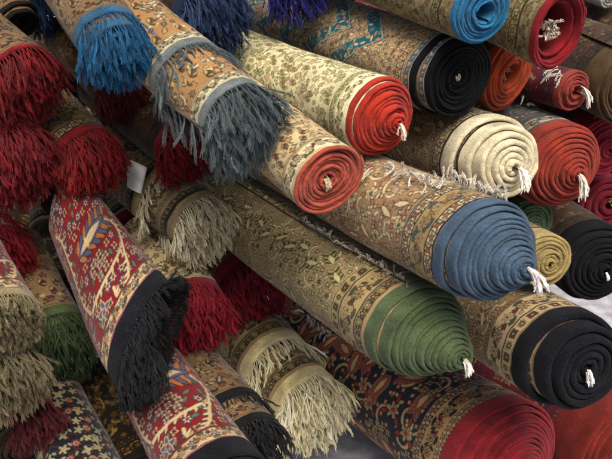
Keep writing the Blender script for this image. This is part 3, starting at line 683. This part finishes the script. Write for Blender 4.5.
def place(o, tau, z, dr):
    """point on the rolled sheet: tau turns in from the outer end, z along the axis, dr inwards"""
    th = o.seam - tau * 2 * PI
    r = o.R - o.pitch * tau
    zz = np.clip(-z / o.L, 0, 1)
    tap = 1 + (o.tp - 1) * zz
    w = 1 + .012 * np.sin(2 * th + o.ph[2] + zz * 3) + .009 * np.sin(3 * th + o.ph[3] - zz * 9) + .004 * np.sin(7 * th + o.ph[5] + zz * 26) + .0035 * np.sin(5.3 * th + tau * 2.2 + o.ph[7])
    # each turn sags a little on its own
    w = w + .012 * np.sin(th * .83 + o.ph[6])
    w = w + .010 * wob(tau * .8 + 1.3 * np.cos(th), o.ph[1]) * np.clip(tau, 0, 1) + .005 * wob(zz * 9 + np.sin(th) * 1.4, o.ph[0]) + .0022 * wob(zz * 31 + 3 * th, o.ph[4])
    r = (r * w - dr) * tap
    c, s = np.cos(th), np.sin(th)
    bend = (o.sag * 4 * zz * (1 - zz))[..., None] * o.sagdir
    P = o.E + bend + o.n * z[..., None] + (r * c * (1 - o.sq))[..., None] * o.e1 + (r * s * (1 + o.sq * .5))[..., None] * o.e2
    return P

def fuzz(P, N_, n, rs, ln, wd):
    """short stray fibres standing off a woollen surface"""
    k = rs.integers(0, len(P), n)
    p = P[k] + rs.normal(0, .0006, (n, 3)); d = N_[k] * rs.uniform(.3, 1, (n, 1)) + rs.normal(0, .55, (n, 3))
    d /= np.linalg.norm(d, axis=1)[:, None]
    side = np.cross(d, rs.normal(0, 1, (n, 3))); side /= np.linalg.norm(side, axis=1)[:, None] + 1e-9
    l = rs.uniform(.4, 1, (n, 1)) * ln
    a = p - side * wd; b = p + side * wd; t = p + d * l + rs.normal(0, .0005, (n, 3))
    V = np.stack([a, b, t + side * wd * .35, t - side * wd * .35], 1).reshape(-1, 3)
    return V, np.arange(4 * n).reshape(n, 4), k

def build_roll(o):
    q = o.q
    e = bpy.data.objects.new('rolled_rug', None); COL.objects.link(e)
    e.empty_display_size = .05
    e.location = o.base; e['label'] = q['label']; e['category'] = 'rug'; e['group'] = 'rolled rugs stacked in the pile'
    o.root = e
    s = o.s; band = q['band'] * s; t = o.pitch * .88
    # --- patterned sheet
    L = o.L; step = .006 if o.key.startswith('deep') else .0017
    tocam = nrm(CAM - o.E)
    def taus(t0, t1, fine):
        out = [t0]; x = t0
        while x < t1 - 1e-6:
            th = o.seam - x * 2 * PI
            rad = math.cos(th) * o.e1 + math.sin(th) * o.e2
            vis = rad @ tocam > -.25
            x = min(t1, x + (step / (2 * PI * o.R) if (vis and fine) else 1 / 60)); out.append(x)
        return np.array(out)
    Ltot = 2 * PI * o.R * 1.07
    cv = make_canvas(q['pat'], Ltot / s, (L + .1) / s if L < .5 else (L + .05) / s, q['band'], sum(map(ord, o.key)))
    V, F_, C_ = [], [], []
    base = 0
    for (t0, t1, vlen) in ((0, 1.06, L), (1.06, 2.4, min(L, .17))):
        T = taus(t0, t1, True)
        v = np.arange(0, vlen - band, step) + band
        if vlen == L: v = np.append(v, L)
        TT, VV = np.meshgrid(T, v, indexing='ij')
        ze = zedge(o, TT)
        Z = ze - VV
        P = place(o, TT, Z, 0 * TT)
        # arc length along the sheet
        uu = TT * 2 * PI * (o.R - o.pitch * TT / 2)
        uw = uu + .0010 * np.sin(VV * 95 + o.ph[0]) + .0007 * np.sin(VV * 260 + uu * 60); vw = VV + .0013 * np.sin(uu * 42 + o.ph[1]) + .0007 * np.sin(uu * 137 + VV * 50 + o.ph[3])
        col = cv.sample((uw % (Ltot - .002)) / s, np.maximum(vw, 0) / s)
        V.append(P.reshape(-1, 3) - o.base); C_.append(col.reshape(-1, 3))
        F_.append(grid_faces(len(T), len(v), base, flip=True)); base += TT.size
        if t0 == 0 and not o.key.startswith('deep'):
            Pf = P.reshape(-1, 3); th = (o.seam - TT * 2 * PI).reshape(-1)
            Nn = np.cos(th)[:, None] * o.e1 + np.sin(th)[:, None] * o.e2
            fv, ff, kk = fuzz(Pf, Nn, 5000, o.rs, .0034, .00016)
            V.append(fv - o.base); F_.append(ff + base); base += len(fv)
            C_.append(np.repeat(np.clip(col.reshape(-1, 3)[kk] * .8 + .02, 0, 1), 4, 0))
    # closing turn at the far end
    T = np.linspace(0, 1, 49); rr = np.array([0, o.R * .5, o.R * .98])
    TT, RR = np.meshgrid(T, rr, indexing='ij')
    P = place(o, TT, 0 * TT - L + .012, RR)
    V.append(P.reshape(-1, 3) - o.base); C_.append(np.tile(P_[q['pat']][1], (TT.size, 1)))
    F_.append(grid_faces(49, 3, base))
    mesh_from('patterned_pile', np.concatenate(V), np.concatenate(F_), PILE, e, color=np.concatenate(C_))
    # --- plain edge band with the spiral
    V, F_ = [], []; base = 0
    em = wool(q['edge'])
    rr = t / 2
    arc = np.linspace(0, PI, 6)[1:-1]
    for (t0, t1, deep) in ((0, 2.4, 0), (2.4, o.N, .14)):
        if t1 <= t0: continue
        n = max(8, int((t1 - t0) * 84))
        T = np.linspace(t0, t1, n)
        vo = np.linspace(max(band, deep * s), rr, 9)
        vv = np.concatenate([vo, rr - rr * np.sin(arc), [rr, max(.03 * s, band * .8), max(.08 * s, band)]])
        dd = np.concatenate([0 * vo, rr - rr * np.cos(arc), [t, t, t]])
        TT, VV = np.meshgrid(T, vv, indexing='ij'); DD = np.broadcast_to(dd, TT.shape)
        P = place(o, TT, zedge(o, TT) - VV, DD)
        V.append(P.reshape(-1, 3) - o.base)
        F_.append(grid_faces(n, len(vv), base, flip=True)); base += TT.size
        if not o.key.startswith('deep'):
            sl_ = slice(2, 14)
            Pf = P[:, sl_].reshape(-1, 3); th = (o.seam - TT[:, sl_] * 2 * PI).reshape(-1)
            Nn = .6 * (np.cos(th)[:, None] * o.e1 + np.sin(th)[:, None] * o.e2) + .8 * o.n
            fv, ff, kk = fuzz(Pf, Nn, 3500, o.rs, .003, .00016)
            V.append(fv - o.base); F_.append(ff + base); base += len(fv)
    mesh_from('edge_band', np.concatenate(V), np.concatenate(F_), em, e)

# ------------------------------------------------------------------ yarn
DOWN = np.array([0, 0, -1.0])
def push_out(P, cols, m):
    for (A, B, ra, rb) in cols:
        d = B - A; L2 = d @ d
        w = P - A; t = (w @ d) / L2
        ins = (t > 0) & (t < 1)
        if not ins.any(): continue
        c = A + t[:, None] * d; v = P - c; dist = np.linalg.norm(v, axis=1) + 1e-9
        r = ra + (rb - ra) * t + m
        hit = ins & (dist < r)
        if not hit.any(): continue
        # leave by the round side or by the near end, whichever is closer
        back = t * math.sqrt(L2)
        side = hit & ((r - dist < back) | (ra < .01))
        end = hit & ~side
        P[side] = c[side] + v[side] / dist[side, None] * r[side, None]
        P[end] -= (d / math.sqrt(L2)) * (back[end, None] + m)
    return P

def sim(S, D, length, seg, grav, cols, rs, jit=.16, m=.003):
    n = len(S); out = np.empty((n, seg + 1, 3)); out[0:, 0] = S
    length = np.broadcast_to(length, (n,)); ds = (length / seg)[:, None]
    P = S.copy(); d = D.copy()
    lean = rs.normal(0, jit, (n, 3))
    for k in range(seg):
        d = d + DOWN * grav + lean * .5 + rs.normal(0, jit * .5, (n, 3))
        d /= np.linalg.norm(d, axis=1)[:, None]
        Q = P + d * ds
        Q = push_out(Q, cols, m)
        mv = Q - P; ln = np.linalg.norm(mv, axis=1)[:, None] + 1e-9
        d = mv / ln; Q = P + d * np.minimum(ln, ds * 1.3)
        P = Q; out[:, k + 1] = P
    return out

def tubes(paths, rad, cols, base, side=3):
    n, k, _ = paths.shape
    tan = np.gradient(paths, axis=1); tan /= np.linalg.norm(tan, axis=2)[..., None] + 1e-9
    ref = np.array([.31, .77, .55]); a = np.cross(tan, ref); a /= np.linalg.norm(a, axis=2)[..., None] + 1e-9
    b = np.cross(tan, a)
    ang = np.arange(side) * 2 * PI / side
    prof = np.ones(k); prof[-1] = .7; prof[0] = .8
    rr = rad[:, None] * prof[None, :]
    V = paths[:, :, None, :] + rr[:, :, None, None] * (np.cos(ang)[None, None, :, None] * a[:, :, None, :] + np.sin(ang)[None, None, :, None] * b[:, :, None, :])
    i = np.arange(n)[:, None, None]; j = np.arange(k - 1)[None, :, None]; s_ = np.arange(side)[None, None, :]
    b0 = (i * k + j) * side; s2 = (s_ + 1) % side
    F_ = np.stack([b0 + s_, b0 + s2, b0 + side + s2, b0 + side + s_], -1).reshape(-1, 4)
    C_ = np.repeat(np.repeat(cols[:, None, :], k, 1)[:, :, None, :], side, 2)
    shade = np.linspace(.92, 1.08, k)[None, :, None, None]
    return V.reshape(-1, 3) - base, F_, (C_ * shade).reshape(-1, 3)

def yarn(name, o, S, D, length, colour, kids, grav, cols, seg=10, rad=.0010, spread=.0045, jit=.16, knot=True, m=.0035, off0=.0028):
    rs = o.rs
    G = sim(S, D, length, seg, grav, cols, rs, jit, m)
    n = len(S)
    up = 2
    # resample the guides smoothly
    k0 = np.arange(seg + 1); kk = np.linspace(0, seg, seg * up + 1)
    i0 = np.clip(np.floor(kk).astype(int), 0, seg - 1); f = (kk - i0)[None, :, None]
    p0 = G[:, np.clip(i0 - 1, 0, seg)]; p1 = G[:, i0]; p2 = G[:, i0 + 1]; p3 = G[:, np.clip(i0 + 2, 0, seg)]
    GG = .5 * (2 * p1 + (p2 - p0) * f + (2 * p0 - 5 * p1 + 4 * p2 - p3) * f ** 2 + (3 * p1 - p0 - 3 * p2 + p3) * f ** 3)
    K = GG.shape[1]; tt = np.linspace(0, 1, K)
    off = rs.normal(0, 1, (n, kids, 3)); off /= np.linalg.norm(off, axis=2)[..., None]
    off *= rs.uniform(.35, 1, (n, kids, 1))
    w = np.interp(tt, [0, .1, .16, .4, 1], [off0, .0013, .0011, spread * .5, spread] if knot else [off0, spread * .4, spread * .5, spread * .8, spread])
    ph = rs.uniform(0, 6.28, (n, kids, 3)); fr = rs.uniform(4, 14, (n, kids, 1))
    wav = .0016 * np.sin(ph[:, :, None, :] + fr[:, :, None, :] * tt[None, None, :, None] * 2) * tt[None, None, :, None]
    # twist
    paths = GG[:, None] + off[:, :, None, :] * w[None, None, :, None] + wav
    cut = rs.uniform(.82, 1.0, (n, kids))
    # shorten strands unevenly
    idx = tt[None, None, :] * cut[..., None] * (K - 1)
    j0 = np.clip(idx.astype(int), 0, K - 2); fj = (idx - j0)[..., None]
    paths = np.take_along_axis(paths, j0[..., None], 2) * (1 - fj) + np.take_along_axis(paths, (j0 + 1)[..., None], 2) * fj
    paths = paths.reshape(n * kids, K, 3)
    c = srgb(colour) if isinstance(colour, str) else colour
    gcol = rs.uniform(.6, 1.3, (n, 1, 1)) * rs.uniform(.5, 1.5, (n, kids, 1)) * c
    gcol = gcol.reshape(-1, 3) + rs.normal(0, .006, (n * kids, 1))
    gcol = np.clip(gcol, .002, .9)
    V, F_, C_ = tubes(paths, rad * rs.uniform(.75, 1.25, n * kids), gcol, o.base)
    return mesh_from(name, V, F_, YARN, o.root, color=C_)

def spiral_points(o, taus_, out=.6, fwd=.7):
    T = np.asarray(taus_)
    z = zedge(o, T) - .001
    P = place(o, T, z, 0 * T + o.pitch * .4)
    th = o.seam - T * 2 * PI
    rad = np.cos(th)[:, None] * o.e1 + np.sin(th)[:, None] * o.e2
    D = o.n * fwd + rad * out
    D /= np.linalg.norm(D, axis=1)[:, None]
    return P, D

def neighbours(o):
    cols = []
    for p in ROLLS.values():
        if np.linalg.norm(p.E - o.E) < .75 or p is o: cols += p.col if p is not o else [(c[0], c[1], c[2] - .002, c[3] - .002) for c in p.col]
    return cols

def add_fringe(o):
    colour, ln, dens = o.q['fringe']; s = o.s; ln *= s
    T = []; x = 0.0
    stp = .0056 / dens * 1.2
    while x < o.N - .3:
        r = o.R - o.pitch * x
        T.append(x)
        x += stp * (1 if x < 1.9 else 1.9) / (2 * PI * max(r, .015))
    T = np.array(T) + o.rs.normal(0, .003, len(T)); T = np.clip(T, 0, o.N)
    P, D = spiral_points(o, T, .3, .9)
    ll = ln * o.rs.uniform(.8, 1.12, len(T))
    yarn('fringe', o, P, D, ll, colour, o.q.get('kids', 12 if o.key in ('grey', 'olive_top', 'olive_low', 'dark_blue', 'red_floral', 'gold_black') else 10), o.q.get('grav', .23), neighbours(o), rad=(.00046 if o.key in ('grey', 'olive_top', 'olive_low', 'dark_blue', 'red_floral', 'gold_black') else .00056) * s, spread=.0046, seg=9, jit=.14)

def add_tassel(o):
    q = o.q; n = q.get('tn', 14); ln = q.get('tlen', .035) * o.s
    T = o.N - o.rs.uniform(0, .25, n)
    P, D = spiral_points(o, T, .15, .9)
    P += o.rs.normal(0, .0015, P.shape) + o.n * .002
    D = D + o.rs.normal(0, .12, D.shape); D /= np.linalg.norm(D, axis=1)[:, None]
    yarn('yarn_tassel', o, P, D, ln * o.rs.uniform(.7, 1.15, n), q['tassel'], 5, .34, o.col, rad=.0014 * o.s, spread=.0024, seg=8, knot=False, off0=.0012, m=.002, jit=.07)

def add_tuft(o):
    n = 60; rs = o.rs
    A = rs.uniform(0, 6.28, n); r = rs.uniform(0, o.rin * .42, n)
    P = o.E - o.n * .03 + (np.cos(A) * r)[:, None] * o.e1 + (np.sin(A) * r)[:, None] * o.e2 - o.e1 * o.rin * .1
    D = o.n * .9 + rs.normal(0, .5, (n, 3)); D /= np.linalg.norm(D, axis=1)[:, None]
    yarn('yarn_tuft', o, P, D, .026 * o.s * rs.uniform(.6, 1.2, n), o.q['tuft'], 4, .1, [], rad=.0013, spread=.004, seg=8, jit=.7, knot=False)

def add_knot(o):
    n = 8; rs = o.rs
    c, _ = ray_hit(o, 597, 196)
    P = np.tile(o.E + o.n * (o.tip + .004) + o.e1 * .02, (n, 1)) + rs.normal(0, .006, (n, 3)); D = o.n + rs.normal(0, .9, (n, 3)); D /= np.linalg.norm(D, axis=1)[:, None]
    yarn('thread_knot', o, P, D, np.full(n, .02), o.q['knot'], 3, .1, [], rad=.0014, spread=.003, seg=6, jit=.6, knot=False)

def add_seam_fringe(o):
    colour, ln, (z0, z1) = o.q['seamfringe']; rs = o.rs
    n = int((z1 - z0) / .0075)
    z = np.linspace(z0, z1 - .03, n) * o.s + rs.normal(0, .001, n)
    T = np.full(n, o.q.get('sf', .002))
    P = place(o, T, z, 0 * T + o.pitch * .2)
    th = o.seam
    rad = math.cos(th) * o.e1 + math.sin(th) * o.e2; tan = -math.sin(th) * o.e1 + math.cos(th) * o.e2
    D = np.tile(nrm(tan * .8 + rad * .5), (n, 1)) + rs.normal(0, .3, (n, 3)); D /= np.linalg.norm(D, axis=1)[:, None]
    yarn('side_fringe', o, P, D, ln * rs.uniform(.6, 1.3, n), colour, o.q.get('skids', 5) * 2, .1, neighbours(o), rad=.0006, spread=.005, seg=6, jit=.4, m=.002)

def ray_hit(o, px, py, k=0):
    A, B, ra, rb = o.col[0]; d = nrm(ray(px, py)); ax = nrm(B - A)
    w = CAM - A; a = 1 - (d @ ax) ** 2; b = d @ w - (d @ ax) * (w @ ax); c = w @ w - (w @ ax) ** 2 - (ra + k) ** 2
    q = max(b * b - a * c, 0)
    P = CAM + d * ((-b - math.sqrt(q)) / a)
    n = P - A; n = nrm(n - ax * (n @ ax))
    return P, n

def add_loose(o):
    for (x0, y0, x1, y1, n, ln, dx, dy, colour) in o.q['loose']:
        rs = o.rs; t = np.linspace(0, 1, n)
        S, D = [], []
        for u in t:
            P, nn = ray_hit(o, x0 + (x1 - x0) * u + rs.normal(0, .8), y0 + (y1 - y0) * u + rs.normal(0, .8), .002)
            S.append(P); D.append(nrm(RT * dx - UPV * dy + nn * .35 + rs.normal(0, .3, 3)))
        yarn('loose_yarn', o, np.array(S), np.array(D), ln * rs.uniform(.6, 1.2, n), colour, 9, .14, neighbours(o), rad=.0006, spread=.0045, seg=7, jit=.3, m=.002)

def add_tag(o):
    c = o.q['tag']; n = 9
    V, N_ = [], []
    for i in range(n):
        for j in range(n):
            a, b = i / (n - 1), j / (n - 1)
            p = (np.array(c[0]) * (1 - a) + np.array(c[1]) * a) * (1 - b) + (np.array(c[3]) * (1 - a) + np.array(c[2]) * a) * b
            P, nn = ray_hit(o, p[0], p[1], .012)
            V.append(P + nn * .004 * math.sin(PI * a) + nn * .006 * (1 - b)); N_.append(nn)
    V = np.array(V); N_ = np.array(N_)
    top = V - o.base; bot = V - N_ * .0006 - o.base
    F_ = [grid_faces(n, n, 0), grid_faces(n, n, n * n, flip=True)]
    m, nt_, b_ = new_mat('white card'); b_.inputs['Base Color'].default_value = (.84, .83, .79, 1); b_.inputs['Roughness'].default_value = .6
    edge = [k for k in range(n)] + [k * n + n - 1 for k in range(1, n)] + [n * n - 1 - k for k in range(1, n)] + [k * n for k in range(n - 2, -1, -1)]
    ef = np.array([[edge[k], edge[k + 1], edge[k + 1] + n * n, edge[k] + n * n] for k in range(len(edge) - 1)])
    mesh_from('paper_tag', np.concatenate([top, bot]), np.concatenate(F_ + [ef]), m, o.root)

ROLLS = {}
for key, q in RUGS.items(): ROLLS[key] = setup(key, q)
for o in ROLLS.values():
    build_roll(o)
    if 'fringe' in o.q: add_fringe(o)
    if 'tassel' in o.q: add_tassel(o)
    if 'tuft' in o.q: add_tuft(o)
    if 'seamfringe' in o.q: add_seam_fringe(o)
    if 'loose' in o.q: add_loose(o)
    if 'tag' in o.q: add_tag(o)
    if 'knot' in o.q: add_knot(o)

# ------------------------------------------------------------------ floor
FLOOR_Z = -0.76
me_v = [(-6, -3, FLOOR_Z), (6, -3, FLOOR_Z), (6, 9, FLOOR_Z), (-6, 9, FLOOR_Z)]
fl = mesh_from('floor', me_v, [(0, 1, 2, 3)], wool_material('pale floor', np.array([.42, .40, .42]), var=.1, sheen=0, scale=9), smooth=False)
fl['kind'] = 'structure'

# ------------------------------------------------------------------ light, camera
w = bpy.data.worlds.new('World'); scene.world = w; w.use_nodes = True
nt = w.node_tree; bg = nt.nodes['Background']
sky = nt.nodes.new('ShaderNodeTexSky'); sky.sky_type = 'NISHITA'; sky.sun_disc = False
SUN_EL, SUN_AZ = R_(62), R_(168)         # azimuth measured clockwise from +Y
sky.sun_elevation = SUN_EL; sky.sun_rotation = SUN_AZ
sky.dust_density = 4; sky.air_density = .9; sky.ozone_density = .6
nt.links.new(sky.outputs[0], bg.inputs[0]); bg.inputs[1].default_value = .075
sd = bpy.data.lights.new('soft_daylight', 'SUN'); sd.energy = 2.8; sd.angle = R_(36); sd.color = (1, .93, .84)
so = bpy.data.objects.new('soft_daylight', sd); COL.objects.link(so)
import mathutils
tosun = mathutils.Vector((math.cos(SUN_EL) * math.sin(SUN_AZ), math.cos(SUN_EL) * math.cos(SUN_AZ), math.sin(SUN_EL)))
so.rotation_euler = tosun.to_track_quat('Z', 'Y').to_euler()

cd = bpy.data.cameras.new('camera'); co = bpy.data.objects.new('camera', cd); COL.objects.link(co)
cd.sensor_width = 36; cd.lens = FPX / 612 * 36; cd.clip_end = 60; cd.clip_start = .05
co.location = CAM; co.rotation_euler = (PI / 2 - PITCH, 0, 0)
cd.dof.use_dof = True; cd.dof.focus_distance = 1.9; cd.dof.aperture_fstop = 7
scene.camera = co
scene.view_settings.view_transform = 'Standard'; scene.view_settings.look = 'None'
scene.view_settings.exposure = 0.68
scene.cycles.max_bounces = 5
